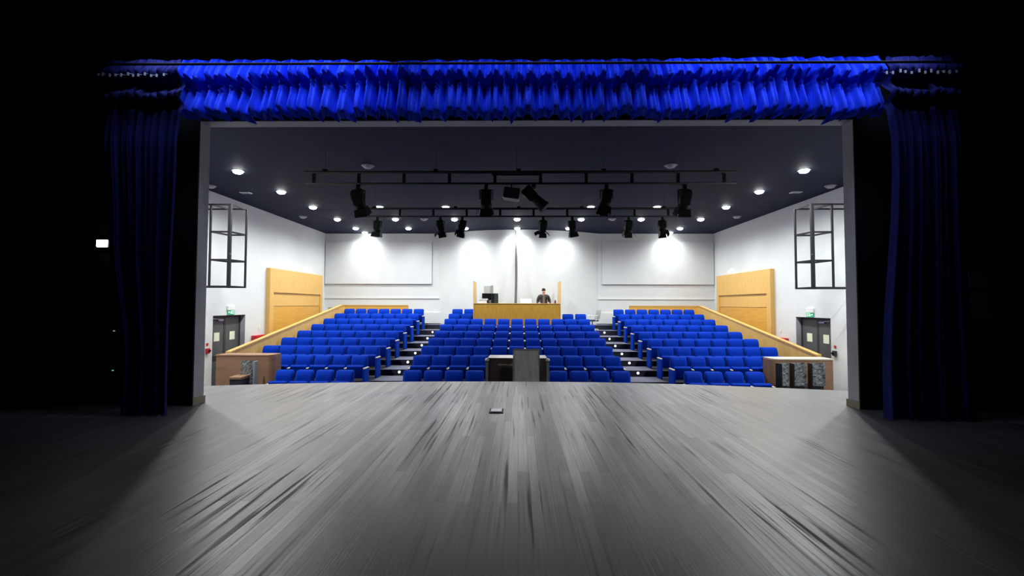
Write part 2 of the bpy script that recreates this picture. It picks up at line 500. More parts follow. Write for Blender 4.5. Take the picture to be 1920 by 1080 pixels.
# fire-hose cabinets, call points, switches
for side, y, z, nm in ((-1, 17.05, 0.27, 'left'), (1, 17.1, 0.24, 'right')):
    s = -side
    r = thing('fire_hose_cabinet', 'red fire hose cabinet on the %s wall behind the sloping parapet' % nm, 'cabinet', (side * (WX - 0.002), y, z - 0.5))
    MB().box(*sorted((0, s * 0.16)), -0.36, 0.36, 0, 0.68, bevel=0.01).build('cabinet_body', M['red'], r)
    dr = MB().box(*sorted((s * 0.161, s * 0.172)), -0.33, 0.33, 0.03, 0.65).build('door', M['red'], r)
    MB().box(*sorted((s * 0.173, s * 0.19)), 0.22, 0.26, 0.30, 0.38).build('handle', M['chrome'], dr)
    tag(MB().box(*sorted((side * (WX - 0.002), side * (WX - 0.015))), y + 0.1, y + 0.2, z + 0.36, z + 0.50, bevel=0.003).build('small_sign_plate', M['paper']),
        'small pale sign plate on the %s wall above the red hose cabinet' % nm, 'sign')
    r = thing('call_point', 'small dark call box on the white %s wall between the grey door and the proscenium' % nm, 'call point', (side * (WX - 0.002), 14.31, 0.06))
    MB().box(*sorted((0, s * 0.06)), -0.07, 0.07, 0, 0.16, bevel=0.006).build('body', M['red'] if side < 0 else M['greyframe'], r)
    MB().tube((s * 0.06, 0.02, 0.08), (s * 0.10, 0.02, 0.08), 0.035).build('button', M['steel'], r)
    tag(MB().box(*sorted((side * (WX - 0.002), side * (WX - 0.02))), 14.27, 14.35, 0.30, 0.38, bevel=0.004).build('alarm_label', M['red']),
        'tiny red plate on the %s wall just above the dark call box' % nm, 'sign')
    # bright little lamp on the wall above the wooden portal
    tag(MB().box(*sorted((side * (WX - 0.002), side * (WX - 0.07))), 21.0, 21.3, 3.09, 3.17, bevel=0.01).build('emergency_lamp', mat('emergency_lens', (1, 1, 1), 0.4, emit=(1, 1, 1), estr=2.5)),
        'small white lamp on the %s wall above the maple portal' % nm, 'lamp')
    # sockets near the back corner
    tag(MB().box(*sorted((side * (WX - 0.2), side * (WX - 0.45))), BACK - 0.03, BACK - 0.001, 1.36, 1.44, bevel=0.004).build('wall_socket', M['cabinet']),
        'small grey socket at the %s end of the rear wall' % nm, 'socket')

# ================================================================ WOODEN PORTALS on the side walls
for side, nm in ((-1, 'left'), (1, 'right')):
    s = -side
    r = thing('maple_portal', 'tall yellow maple panelled portal on the %s side wall' % nm, 'portal', (side * (WX - 0.001), 17.6, HALL))
    H = 2.98 - HALL
    W = 4.75
    f = MB()
    f.box(*sorted((0, s * 0.16)), 0, 0.28, 0, H); f.box(*sorted((0, s * 0.16)), W - 0.22, W, 0, H)
    f.box(*sorted((0, s * 0.16)), 0.28, W - 0.22, 2.05 - HALL, H)
    f.build('frame', M['maple'], r)
    MB().box(*sorted((0, s * 0.10)), 0.281, W - 0.221, 1.52 - HALL, 2.045 - HALL).build('upper_panel', M['maple'], r)
    MB().box(*sorted((0, s * 0.115)), 0.31, W - 0.25, 0, 1.50 - HALL).build('lower_panel', M['maple_deep'], r)

# ================================================================ PARAPETS
for side, nm in ((-1, 'left'), (1, 'right')):
    xin = PX if side < 0 else PX + 0.15
    r = thing('sloping_parapet', 'sloping maple parapet beside the %s seating block' % nm, 'parapet', (0, 0, 0))
    a, b = sorted((side * xin, side * (xin + 0.12)))
    zlo = 0.19 if side < 0 else 0.17
    P = [(13.31, HALL), (13.31, zlo), (21.8, 1.53), (22.25, 1.53), (22.25, HALL)]
    MB().prism(P, 'x', a, b).build('side_board', M['maple'], r)
    MB().prism([(13.31, zlo + 0.001), (13.31, zlo + 0.035), (21.8, 1.565), (22.25, 1.565), (22.25, 1.531), (21.8, 1.531)], 'x', a - 0.015, b + 0.015).build('top_rail', M['maple'], r)
    xe = 5.28
    a, b = sorted((side * xe, side * (xin - 0.002)))
    MB().box(a, b, 22.17, 22.25, 0.64, 1.53).build('rear_board', M['maple_deep'], r)
    MB().box(a, b, 22.155, 22.265, 1.531, 1.565).build('rear_rail', M['maple'], r)
# low brown boxed-in corner walls in front of the side blocks
for side, nm in ((-1, 'left'), (1, 'right')):
    r = thing('corner_box_wall', 'low brown wooden corner wall with rounded edge at the foot of the %s parapet' % nm, 'low wall', (0, 0, 0))
    xo = 8.30 if side < 0 else 8.49
    xi = 6.74 if side < 0 else 6.86
    top = 0.165 if side < 0 else 0.12
    pts = [(xo, 12.7), (xi + 0.14, 12.7)] + [(xi + 0.14 - 0.14 * math.sin(k * PI / 12), 12.84 - 0.14 * math.cos(k * PI / 12)) for k in range(1, 7)] + [(xi, 13.17), (xo, 13.17)]
    pts = [(side * x, y) for x, y in pts]
    MB().prism(pts, 'z', HALL, top).build('box_body', M['beech'], r)
    MB().prism([(x * 1.002, y + (0.01 if y > 13.1 else -0.015)) for x, y in pts], 'z', top + 0.001, top + 0.035).build('box_top', M['cap'] if side > 0 else M['beech'], r)

# ================================================================ SEATS
def make_seat(width):
    """origin: on the tier under the middle of the top of the backrest; faces -Y (the stage)"""
    r = thing('auditorium_seat', 'blue', 'seat')
    w = width - 0.060
    tilt = Matrix.Translation((0, -0.135, 0.36)) @ Matrix.Rotation(R(-11), 4, 'X')
    bk = MB()
    front = [(-0.118, 0.36), (-0.108, 0.56), (-0.098, 0.745), (-0.088, 0.80), (-0.062, 0.855), (-0.022, 0.900), (0.030, 0.935), (0.072, 0.945)]
    back = [(0.094, 0.930), (0.090, 0.880), (0.045, 0.78), (0.005, 0.56), (-0.02, 0.36)]
    prof = front + back
    cols = []
    NX = 9
    for i in range(NX):
        t = i / (NX - 1) * 2 - 1
        xx = math.copysign(min(1, abs(t)) , t)
        col = []
        for (y, z) in prof:
            tp = 1 - 0.04 * max(0, (z - 0.36) / 0.585)
            edge_in = 0.018 * max(0, abs(t) - 0.75) / 0.25
            cy = -0.045 + 0.12 * max(0, z - 0.75)
            yy = y + (cy - y) * (0.55 * max(0, abs(t) - 0.75) / 0.25 if abs(t) > 0.9 else 0)
            zz = z - (edge_in if z > 0.85 else 0)
            col.append(bk.bm.verts.new((xx * w / 2 * tp, yy, zz)))
        cols.append(col)
    n_ = len(prof)
    for i in range(NX - 1):
        for j in range(n_):
            bk.bm.faces.new((cols[i][j], cols[i][(j + 1) % n_], cols[i + 1][(j + 1) % n_], cols[i + 1][j]))
    bk.bm.faces.new(cols[0][::-1]); bk.bm.faces.new(cols[-1])
    bmesh.ops.recalc_face_normals(bk.bm, faces=bk.bm.faces[:])
    bk.build('backrest', M['fabric'], r, smooth=True)
    sh = MB()
    sh.prism([(0.0, 0.34), (0.018, 0.34), (0.075, 0.78), (0.105, 0.87), (0.095, 0.872), (0.050, 0.78), (0.009, 0.56)], 'x', -w / 2 + 0.02, w / 2 - 0.02)
    sh.build('back_shell', M['fabric_dark'], r)
    cu = MB()
    cu.box(-w / 2 + 0.005, w / 2 - 0.005, -0.055, 0.055, 0, 0.40, bevel=0.03, seg=3)
    bmesh.ops.transform(cu.bm, matrix=Matrix.Translation((0, -0.235, 0.33)) @ Matrix.Rotation(R(24), 4, 'X'), verts=cu.bm.verts[:])
    cu.build('seat_cushion', M['fabric'], r, smooth=True)
    return r
def make_arm():
    """armrest with its upright: list of (name, mesh object)"""
    sup = MB().box(-0.022, 0.022, -0.40, -0.10, 0.0, 0.60, bevel=0.008)
    sup.box(-0.03, 0.03, -0.42, -0.06, 0.0, 0.03)
    cap = MB().box(-0.033, 0.033, -0.46, -0.08, 0.601, 0.635, bevel=0.012)
    return sup, cap
sup_mb, cap_mb = make_arm()
arm_sup = sup_mb.build('arm_support', M['fabric_dark'])
arm_cap = cap_mb.build('armrest', M['cap'])
end_mb = MB()
end_mb.box(-0.026, 0.026, -0.50, -0.05, 0.0, 0.60, bevel=0.012)
end_panel = end_mb.build('end_panel', M['fabric'])
end_panel['label'] = 'blue upholstered end panel'
def add_part(src, seat, dx):
    c = src.copy()
    COL.objects.link(c)
    c.parent = seat
    c.location = (dx, 0, 0)
    return c
protos = {w: make_seat(w) for w in (0.56, 0.545)}
used = {}
def place_seat(w, x, row, label, group, left_end, right_end, has_right):
    if w not in used:
        used[w] = True
        s = protos[w]
    else:
        s = copy_tree(TEMPLATE[w])
    s.location = (x, ROWY[row], FZ[row])
    s['label'] = label
    s['group'] = group
    add_part(end_panel if left_end else arm_sup, s, -w / 2)
    add_part(arm_cap, s, -w / 2)
    if has_right:
        add_part(end_panel if right_end else arm_sup, s, w / 2)
        add_part(arm_cap, s, w / 2)
    return s
# keep clean templates until all seats are placed
TEMPLATE = {}
for w, p in protos.items():
    TEMPLATE[w] = copy_tree(p)
GRP = {'L': 'seats of the left block', 'R': 'seats of the right block', 'C': 'seats of the centre block'}
INNER = 4.40
for row in range(9):
    n = [4, 5, 7, 7, 7, 7, 7, 7, 7][row]
    for k in range(n):
        for side, bn in ((-1, 'left'), (1, 'right')):
            x = side * (INNER + 0.545 * (k + 0.5))
            lab = 'blue folding seat, %s block, %s row from the stage, %s from the aisle' % (bn, ORD[row], ORD[k])
            if side < 0:
                place_seat(0.545, x, row, lab, GRP['L'], False if k < n - 1 else True, k == 0, k == 0)
            else:
                place_seat(0.545, x, row, lab, GRP['R'], k == 0, k == n - 1, k == n - 1)
for row in range(9):
    if row < 7: cols = list(range(11))
    elif row == 7: cols = [0, 1, 9, 10]
    else: cols = [0, 1]
    if row == 0: cols = [0, 1, 2, 3, 7, 8, 9, 10]
    for k in cols:
        x = -0.05 + (k - 5) * 0.56
        last = (k + 1) not in cols
        first = (k - 1) not in cols
        lab = 'blue folding seat, centre block, %s row from the stage, %s from the left aisle' % (ORD[row], ORD[k])
        place_seat(0.56, x, row, lab, GRP['C'], first, last, last)
for w, p in TEMPLATE.items():
    for ch in list(p.children):
        bpy.data.objects.remove(ch)
    bpy.data.objects.remove(p)
for o in (arm_sup, arm_cap, end_panel):
    bpy.data.objects.remove(o)

# step lights on the aisle risers
sl = None
for side, nm in ((-1, 'left'), (1, 'right')):
    for i in range(2, 9):
        y = ROWY[i] - 1.05 if i < 9 else ROWY[8] + 0.1
        lab = 'small round blue-white step light in the %s aisle on the %s riser from the stage' % (nm, ORD[i - 1])
        if sl is None:
            sl = thing('step_light', lab, 'step light', (0, 0, 0))
            MB().tube((0, 0, 0), (0, -0.012, 0), 0.05, 16).build('bezel', M['chrome'], sl)
            MB().tube((0, -0.0125, 0), (0, -0.02, 0), 0.036, 16).build('lens', M['steplight'], sl)
            s = sl
        else:
            s = copy_tree(sl)
        s['label'] = lab
        s['group'] = 'step lights of the %s aisle' % nm
        s.location = (side * 3.82, y - 0.001, FZ[i] - 0.07)

# ================================================================ CONTROL BOOTH
bo = thing('control_booth', 'golden wooden control booth counter with upright side panels at the back', 'control booth', (-0.06, 20.22, 0.0))
BZ = 1.625
MB().box(-1.87, 1.87, 0, 0.04, FZ[7], BZ).build('front_board', M['maple_booth'], bo)
MB().box(-1.87, 1.87, -0.015, 0.55, BZ + 0.001, BZ + 0.03, bevel=0.006).build('counter_top', M['maple'], bo)
for s in (-1, 1):
    MB().box(*sorted((s * 1.872, s * 1.905)), -0.02, 1.25, FZ[7] + 0.002, 2.62).build('side_panel', M['maple'], bo)
MB().box(-1.868, 1.868, 0.045, 1.30, 0.50, 0.64).build('booth_floor', M['carpet'], bo)
# cable pipe from ceiling
pc = MB()
def pipe(u):
    z = CEIL - 0.003 - u * (CEIL - 0.003 - 1.66)
    return Vector((-0.13 + 0.03 * math.sin(u * 3.0), 21.64 - 0.6 * u, z))
def pipe_pt(u, v):
    c = pipe(v); rr = 0.018 + 0.034 * min(1, v * 2.2); a = 2 * PI * u
    return (c.x + rr * math.cos(a), c.y + rr * math.sin(a), c.z)
pc.grid(pipe_pt, 14, 40)
tag(pc.build('cable_conduit', mat('dark_grey_conduit', (0.09, 0.09, 0.085), 0.6), smooth=True), 'thick dark grey cable conduit running down the middle of the rear wall into the booth', 'conduit')
# equipment on the counter
def on_booth(x): return x
CT = BZ + 0.031
r = thing('monitor', 'black wide monitor at the left end of the control booth counter', 'monitor', (-1.36, 20.68, CT))
MB().box(-0.26, 0.26, -0.02, 0.02, 0.14, 0.44, bevel=0.008).build('screen', M['screen'], r)
MB().box(-0.03, 0.03, 0.0, 0.04, 0.0, 0.16).box(-0.12, 0.12, -0.08, 0.09, 0, 0.015).build('stand', M['steel'], r)
r = thing('equipment_rack', 'black equipment rack with grey front standing on the control booth counter', 'equipment rack', (-1.05, 20.42, CT))
MB().box(-0.14, 0.16, -0.15, 0.15, 0, 0.43, bevel=0.01).build('rack_case', M['steel'], r)
fp = MB()
for k in range(4): fp.box(0.0, 0.14, -0.162, -0.152, 0.03 + k * 0.1, 0.11 + k * 0.1)
fp.build('front_panels', mat('rack_grey', (0.05, 0.06, 0.06), 0.5), r)
r = thing('stacked_papers', 'white stack of papers at the left end of the booth counter', 'papers', (-1.56, 20.40, CT))
MB().box(-0.18, 0.17, -0.12, 0.12, 0, 0.14).box(-0.14, 0.22, -0.13, 0.1, 0.141, 0.20).build('sheets', M['white'], r)
tag(MB().box(-0.86, -0.62, 20.24, 20.34, CT, CT + 0.03).build('folder', M['paper']), 'cream folder lying on the booth counter by the black rack', 'folder')
r = thing('grey_carton', 'pale grey carton standing behind the black monitor in the booth', 'carton', (-1.36, 20.98, 0.641))
MB().box(-0.19, 0.10, -0.12, 0.12, 0, 1.80, bevel=0.01).build('carton_body', mat('pale_grey_card', (0.45, 0.45, 0.46), 0.7), r)
MB().box(0.12, 0.22, -0.12, 0.12, 0, 1.82, bevel=0.006).build('carton_side', mat('mid_grey_card', (0.27, 0.27, 0.29), 0.7), r)
r = thing('laptop', 'white laptop on the booth counter beside the conduit', 'laptop', (0.34, 20.42, CT))
MB().box(-0.24, 0.24, -0.02, 0.26, 0, 0.02, bevel=0.004).build('base', M['white'], r)
lid = MB(); lid.box(-0.24, 0.24, -0.008, 0.008, 0, 0.26, bevel=0.004)
bmesh.ops.transform(lid.bm, matrix=Matrix.Translation((0, -0.02, 0.02)) @ Matrix.Rotation(R(-48), 4, 'X'), verts=lid.bm.verts[:])
lid.build('lid', M['white'], r)
tag(MB().lathe([(0.035, 0), (0.04, 0.02), (0.04, 0.10), (0.02, 0.13), (0.016, 0.16)], (1.62, 20.42, CT), 14).build('dark_red_bottle', mat('dark_red_glass', (0.10, 0.02, 0.015), 0.3), smooth=True),
    'small dark red bottle at the right end of the booth counter', 'bottle')

# ---------------------------------------------------------------- person behind the counter
def skin_mesh(name, verts, edges, radii, m, parent, levels=2, root=0):
    me = bpy.data.meshes.new(name)
    me.from_pydata(verts, edges, [])
    o = bpy.data.objects.new(name, me)
    COL.objects.link(o)
    md = o.modifiers.new('skin', 'SKIN')
    sub = o.modifiers.new('sub', 'SUBSURF'); sub.levels = levels; sub.render_levels = levels
    if not me.skin_vertices: me.skin_vertices.new()
    sv = me.skin_vertices[0].data
    for i, rr in enumerate(radii):
        sv[i].radius = rr if isinstance(rr, tuple) else (rr, rr)
        sv[i].use_root = (i == root)
    me.materials.append(m)
    dg = bpy.context.evaluated_depsgraph_get()
    dg.update()
    ev = o.evaluated_get(dg)
    nm = bpy.data.meshes.new_from_object(ev)
    nm.name = name
    bpy.data.objects.remove(o)
    if not nm.materials: nm.materials.append(m)
    nm.polygons.foreach_set('use_smooth', [True] * len(nm.polygons))
    q = bpy.data.objects.new(name, nm)
    COL.objects.link(q)
    q.parent = parent
    return q
pe = thing('person', 'person with short dark hair in an open dark jacket standing behind the booth counter', 'person', (1.14, 20.98, 0.642))
V = [(0, 0, 0.86), (0, 0, 1.05), (0, 0, 1.22), (0, 0.0, 1.34), (0, -0.01, 1.42), (0, -0.02, 1.50), (0, -0.02, 1.60),
     (-0.20, 0, 1.32), (-0.27, 0.02, 1.05), (-0.22, -0.20, 1.02), (-0.20, -0.28, 1.03),
     (0.20, 0, 1.32), (0.27, 0.02, 1.05), (0.22, -0.20, 1.02), (0.20, -0.28, 1.03),
     (-0.10, 0, 0.82), (-0.11, -0.01, 0.46), (-0.11, 0.01, 0.08), (-0.11, -0.14, 0.04),
     (0.10, 0, 0.82), (0.11, -0.01, 0.46), (0.11, 0.01, 0.08), (0.11, -0.14, 0.04)]
Ed = [(0, 1), (1, 2), (2, 3), (3, 4), (4, 5), (5, 6), (3, 7), (7, 8), (8, 9), (9, 10), (3, 11), (11, 12), (12, 13), (13, 14),
      (0, 15), (15, 16), (16, 17), (17, 18), (0, 19), (19, 20), (20, 21), (21, 22)]
Rd = [(0.15, 0.10), (0.13, 0.09), (0.14, 0.10), (0.10, 0.08), 0.058, (0.072, 0.085), (0.075, 0.09),
      0.042, 0.036, 0.032, 0.03, 0.042, 0.036, 0.032, 0.03,
      0.085, 0.06, 0.042, 0.04, 0.085, 0.06, 0.042, 0.04]
body = skin_mesh('body', V, Ed, Rd, M['skin'], pe)
# jacket: torso and sleeves
JV = [(0, 0, 0.88), (0, 0, 1.05), (0, 0, 1.22), (0, 0, 1.34), (0, 0, 1.425), (-0.20, 0, 1.335), (-0.275, 0.02, 1.05), (-0.225, -0.19, 1.02), (0.20, 0, 1.335), (0.275, 0.02, 1.05), (0.225, -0.19, 1.02)]
JE = [(0, 1), (1, 2), (2, 3), (3, 4), (3, 5), (5, 6), (6, 7), (3, 8), (8, 9), (9, 10)]
JR = [(0.20, 0.15), (0.19, 0.145), (0.205, 0.15), (0.18, 0.14), (0.10, 0.10), 0.10, 0.072, 0.056, 0.10, 0.072, 0.056]
skin_mesh('jacket', JV, JE, JR, M['jacket'], pe)
sh = MB()
sh.prism([(-0.055, 0.90), (0.055, 0.90), (0.045, 1.30), (0.02, 1.40), (-0.02, 1.40), (-0.045, 1.30)], 'y', -0.182, -0.13)
sh.build('shirt_front', M['shirt'], pe)
tr = skin_mesh('trousers', [(0, 0, 0.92), (0, 0, 0.84), (-0.10, 0, 0.78), (-0.11, -0.01, 0.46), (-0.11, 0.01, 0.10), (0.10, 0, 0.78), (0.11, -0.01, 0.46), (0.11, 0.01, 0.10)],
          [(0, 1), (1, 2), (2, 3), (3, 4), (1, 5), (5, 6), (6, 7)], [(0.17, 0.12), (0.17, 0.12), 0.10, 0.075, 0.065, 0.10, 0.075, 0.065], M['jeans'], pe)
hr = MB()
hr.ball((0, 0.005, 1.625), 0.098, 0.88, 1.0, 0.86, 16)
for v in list(hr.bm.verts):
    if v.co.z < 1.60 and v.co.y < -0.02: v.co.z = 1.62
    if v.co.y < -0.075: v.co.z = max(v.co.z, 1.645)
hr.build('hair', M['hair'], pe, smooth=True)
fc = MB()
for s in (-1, 1): fc.ball((s * 0.028, -0.098, 1.575), 0.010, n=8)
fc.build('eyes', M['hair'], pe, smooth=True)
MB().tube((0, -0.10, 1.575), (0, -0.122, 1.545), 0.008, 8, r2=0.014).build('nose', M['skin'], pe, smooth=True)
MB().box(-0.024, 0.024, -0.104, -0.096, 1.512, 1.520).build('mouth', mat('lips', (0.3, 0.10, 0.09), 0.5), pe)
ea = MB()
for s in (-1, 1): ea.ball((s * 0.078, -0.01, 1.565), 0.022, 0.4, 0.8, 1.2, 8)
ea.build('ears', M['skin'], pe, smooth=True)
for s, sx in ((-1, 'left'), (1, 'right')):
    hv = [(s * 0.20, -0.30, 1.035), (s * 0.195, -0.36, 1.03)]
    he = [(0, 1)]; hrad = [0.03, 0.034]
    for f in range(4):
        x = s * (0.165 + f * 0.02)
        L_ = [0.055, 0.07, 0.075, 0.06][f]
        hv += [(x, -0.385, 1.03), (x, -0.385 - L_ * 0.6, 1.025), (x, -0.385 - L_, 1.012)]
        n0 = len(hv) - 3
        he += [(1, n0), (n0, n0 + 1), (n0 + 1, n0 + 2)]; hrad += [0.0095, 0.009, 0.008]
    hv += [(s * 0.155, -0.34, 1.025), (s * 0.135, -0.37, 1.02)]
    n0 = len(hv) - 2
    he += [(0, n0), (n0, n0 + 1)]; hrad += [0.011, 0.009]
    skin_mesh('hand', hv, he, hrad, M['skin'], pe, levels=1)

# white office chair behind the right aisle
oc = thing('office_chair', 'white swivel office chair turned sideways beside the last centre seats', 'chair', (3.33, 20.98, FZ[8] + 0.001), R(-70))
ob = MB()
for k in range(5):
    a = 2 * PI * k / 5
    ob.bar((0, 0, 0.09), (0.26 * math.cos(a), 0.26 * math.sin(a), 0.06), 0.035)
    ob.ball((0.26 * math.cos(a), 0.26 * math.sin(a), 0.03), 0.03, n=8)
ob.build('star_base', M['white'], oc)
MB().tube((0, 0, 0.08), (0, 0, 0.42), 0.028).build('column', M['chrome'], oc)
MB().box(-0.22, 0.22, -0.22, 0.22, 0.42, 0.49, bevel=0.03).build('seat', M['charcoal'], oc, smooth=True)
bk = MB(); bk.box(-0.20, 0.20, -0.02, 0.02, 0, 0.42, bevel=0.018)
bmesh.ops.transform(bk.bm, matrix=Matrix.Translation((0, 0.24, 0.52)) @ Matrix.Rotation(R(-14), 4, 'X'), verts=bk.bm.verts[:])
bk.build('backrest', M['cabinet'], oc, smooth=True)
am = MB()
for s in (-1, 1):
    am.bar((s * 0.24, 0.05, 0.45), (s * 0.25, 0.05, 0.66), 0.03); am.box(s * 0.25 - 0.03, s * 0.25 + 0.03, -0.12, 0.15, 0.66, 0.685, bevel=0.01)
am.build('armrests', M['white'], oc)

# ================================================================ CENTRE FRONT: cabinet and board in the stalls
cb = thing('equipment_cabinet', 'dark brown cabinet with white rounded top corners standing in the hall before the stage', 'cabinet', (-0.02, 11.2, HALL))
zt = 0.30 - HALL
prof = [(-0.76, 0), (0.76, 0)] + [(0.76 - 0.07 + 0.07 * math.cos(k * PI / 10), zt - 0.07 + 0.07 * math.sin(k * PI / 10)) for k in range(6)] + [(-0.76 + 0.07 - 0.07 * math.sin(k * PI / 10), zt - 0.07 + 0.07 * math.cos(k * PI / 10)) for k in range(6)]
MB().prism(prof, 'y', 0, 0.62).build('cabinet_body', M['brownbox'], cb)
MB().box(-0.70, 0.70, -0.012, 0.63, zt + 0.001, zt + 0.018).build('top_edge', M['chrome'], cb)
for s in (-1, 1):
    MB().ball((s * 0.725, 0.02, zt - 0.03), 0.055, 1.0, 0.8, 0.8, 12).build('corner_cap', M['white'], cb, smooth=True)
    MB().box(*sorted((s * 0.70, s * 0.762)), -0.008, -0.001, 0.0, zt - 0.09).build('corner_post', M['cabinet'], cb)
MB().prism([(-0.40, 0.2), (-0.06, 0.2), (-0.06, zt - 0.35), (-0.12, zt - 0.25), (-0.20, zt - 0.21), (-0.36, zt - 0.21), (-0.40, zt - 0.24)], 'y', -0.006, -0.001).build('opening', M['shadowblack'], cb)  # flat black sheet on the front, painting the shade inside a recess
tx = MB()                                   # worn light lettering, illegible at this distance
x = -0.46
for w_, h_ in ((0.035, 0.035), (0.03, 0.04), (0.035, 0.036), (0.03, 0.04), (0.03, 0.034), (0.012, 0.03), (0.03, 0.018), (0.03, 0.036), (0.012, 0.04)):
    z0 = zt - 0.165
    tx.box(x, x + 0.009, -0.006, -0.001, z0, z0 + h_)
    tx.box(x, x + w_, -0.006, -0.001, z0 + h_ - 0.008, z0 + h_)
    if w_ > 0.02: tx.box(x + w_ - 0.009, x + w_, -0.006, -0.001, z0, z0 + h_ * 0.8); tx.box(x, x + w_, -0.006, -0.001, z0 + h_ * 0.4, z0 + h_ * 0.4 + 0.008)
    x += w_ + 0.012
tx.build('lettering', M['paper'], cb)
gb = thing('grey_board', 'upright grey board with pale edging leaning in front of the dark brown cabinet', 'board', (0.19, 10.66, HALL))
gb.rotation_euler = (R(-10), 0, 0)
MB().box(-0.298, 0.298, 0, 0.04, 0, 0.56 - HALL).build('board_panel', M['greyboard'], gb)
MB().box(-0.31, 0.31, -0.008, 0.048, 0.561 - HALL, 0.585 - HALL).box(-0.318, -0.3, -0.008, 0.048, 0.9, 0.56 - HALL).box(0.3, 0.312, -0.008, 0.048, 1.3, 0.56 - HALL).build('edging', M['cabinet'], gb)

# wrapped seats leaning against the brown boxes
def wrapped(x, y, rz, w, lab, seat=False):
    r = thing('wrapped_chair', lab, 'chair', (x, y, HALL), rz)
    fm = MB()
    H = 1.20
    s = 1 if seat else -1
    fm.box(s * (w / 2 + 0.02) - 0.018, s * (w / 2 + 0.02) + 0.018, -0.04, 0.16, 0, H)
    fm.box(-w / 2, w / 2, 0.02, 0.10, 0, 0.449)
    fm.build('frame', M['steel'] if not seat else M['cabinet'], r)
    MB().box(-w / 2, w / 2, 0.0, 0.08, 0.45, H - 0.02, bevel=0.02).build('backrest', M['charcoal'], r, smooth=True)
    if seat:
        MB().box(-w / 2 - 0.12, w / 2 - 0.1, -0.42, -0.02, 0.78, 0.86, bevel=0.02).build('seat', M['beech'], r)
        MB().box(-w / 2 - 0.10, w / 2 - 0.12, -0.40, -0.03, 0.45, 0.779).build('seat_box', M['charcoal'], r)
    fl = MB()
    rnd = random.Random(int(x * 100))
    def f(u, v):
        return ((u - 0.5) * (w + 0.05), -0.012 - 0.02 * rnd.random(), 0.62 + v * (H - 0.59))
    fl.grid(f, 9, 16)
    fo = fl.build('plastic_wrap', M['film'], r)
    ft = MB()
    ft.grid(lambda u, v: ((u - 0.5) * (w + 0.04) - w * 0.40 * (1 - v) * 0 , -0.014 - 0.015 * rnd.random(), 0.42 + v * 0.10), 6, 3)
    fo2 = ft.build('plastic_wrap', M['film'], r)
    for o_ in (fo, fo2):
        md = o_.modifiers.new('solid', 'SOLIDIFY'); md.thickness = 0.004
    return r
wrapped(-7.17, 12.28, R(4), 0.30, 'dark chair in clear plastic wrap standing before the left brown corner wall', True)
wrapped(6.97, 12.32, R(10), 0.18, 'narrow plastic-wrapped dark chair before the right corner wall, nearest the seats')
wrapped(7.36, 12.32, R(-6), 0.27, 'plastic-wrapped dark chair before the right corner wall, middle of three')
wrapped(7.84, 12.32, R(-10), 0.28, 'plastic-wrapped dark chair before the right corner wall, nearest the door')

# floor socket on stage
fs = thing('floor_socket', 'small white-lidded floor socket with dark frame set in the stage boards', 'floor socket', (-0.325, 7.02, 0))
MB().box(-0.105, 0.105, -0.14, 0.14, 0.0005, 0.012, bevel=0.003).build('frame', M['steel'], fs)
MB().box(-0.08, 0.08, -0.10, 0.10, 0.0125, 0.02, bevel=0.002).build('lid', mat('white_metal_lid', (0.85, 0.85, 0.85), 0.25), fs)

# ================================================================ TRUSSES AND LAMPS
def truss(y, zb, zt_, x0, x1, rungs, lab):
    r = thing('lighting_truss', lab, 'truss', (0, y, zb))
    h = zt_ - zb
    MB().tube((x0, 0, h), (x1, 0, h), 0.034, 12).build('top_rail', M['steel'], r, smooth=True)
    MB().tube((x0, 0, 0), (x1, 0, 0), 0.024, 12).build('bottom_rail', M['steel'], r, smooth=True)
    for x in rungs:
        MB().box(x - 0.035, x + 0.035, -0.02, 0.02, 0.02, h - 0.03).build('rung', M['steel'], r)
    for x in (x0 + 0.45, x0 + 2.9, 0.0, x1 - 2.9, x1 - 0.45):
        MB().box(x - 0.05, x + 0.05, -0.04, 0.04, h + 0.02, h + 0.07).tube((x, 0, h + 0.05), (x, 0, CEIL - zb), 0.0025, 6).build('hanger', M['steel'], r)
    return r
truss(10.1, 4.255, 4.505, -4.72, 4.76, [-4.52 + 1.0 * k for k in range(10)], 'long black ladder truss hung nearest the stage, without small lamps')
truss(13.8, 4.235, 4.468, -4.78, 4.78, [-4.55 + 1.0 * k for k in range(10)], 'long black ladder truss farther from the stage, second of two')

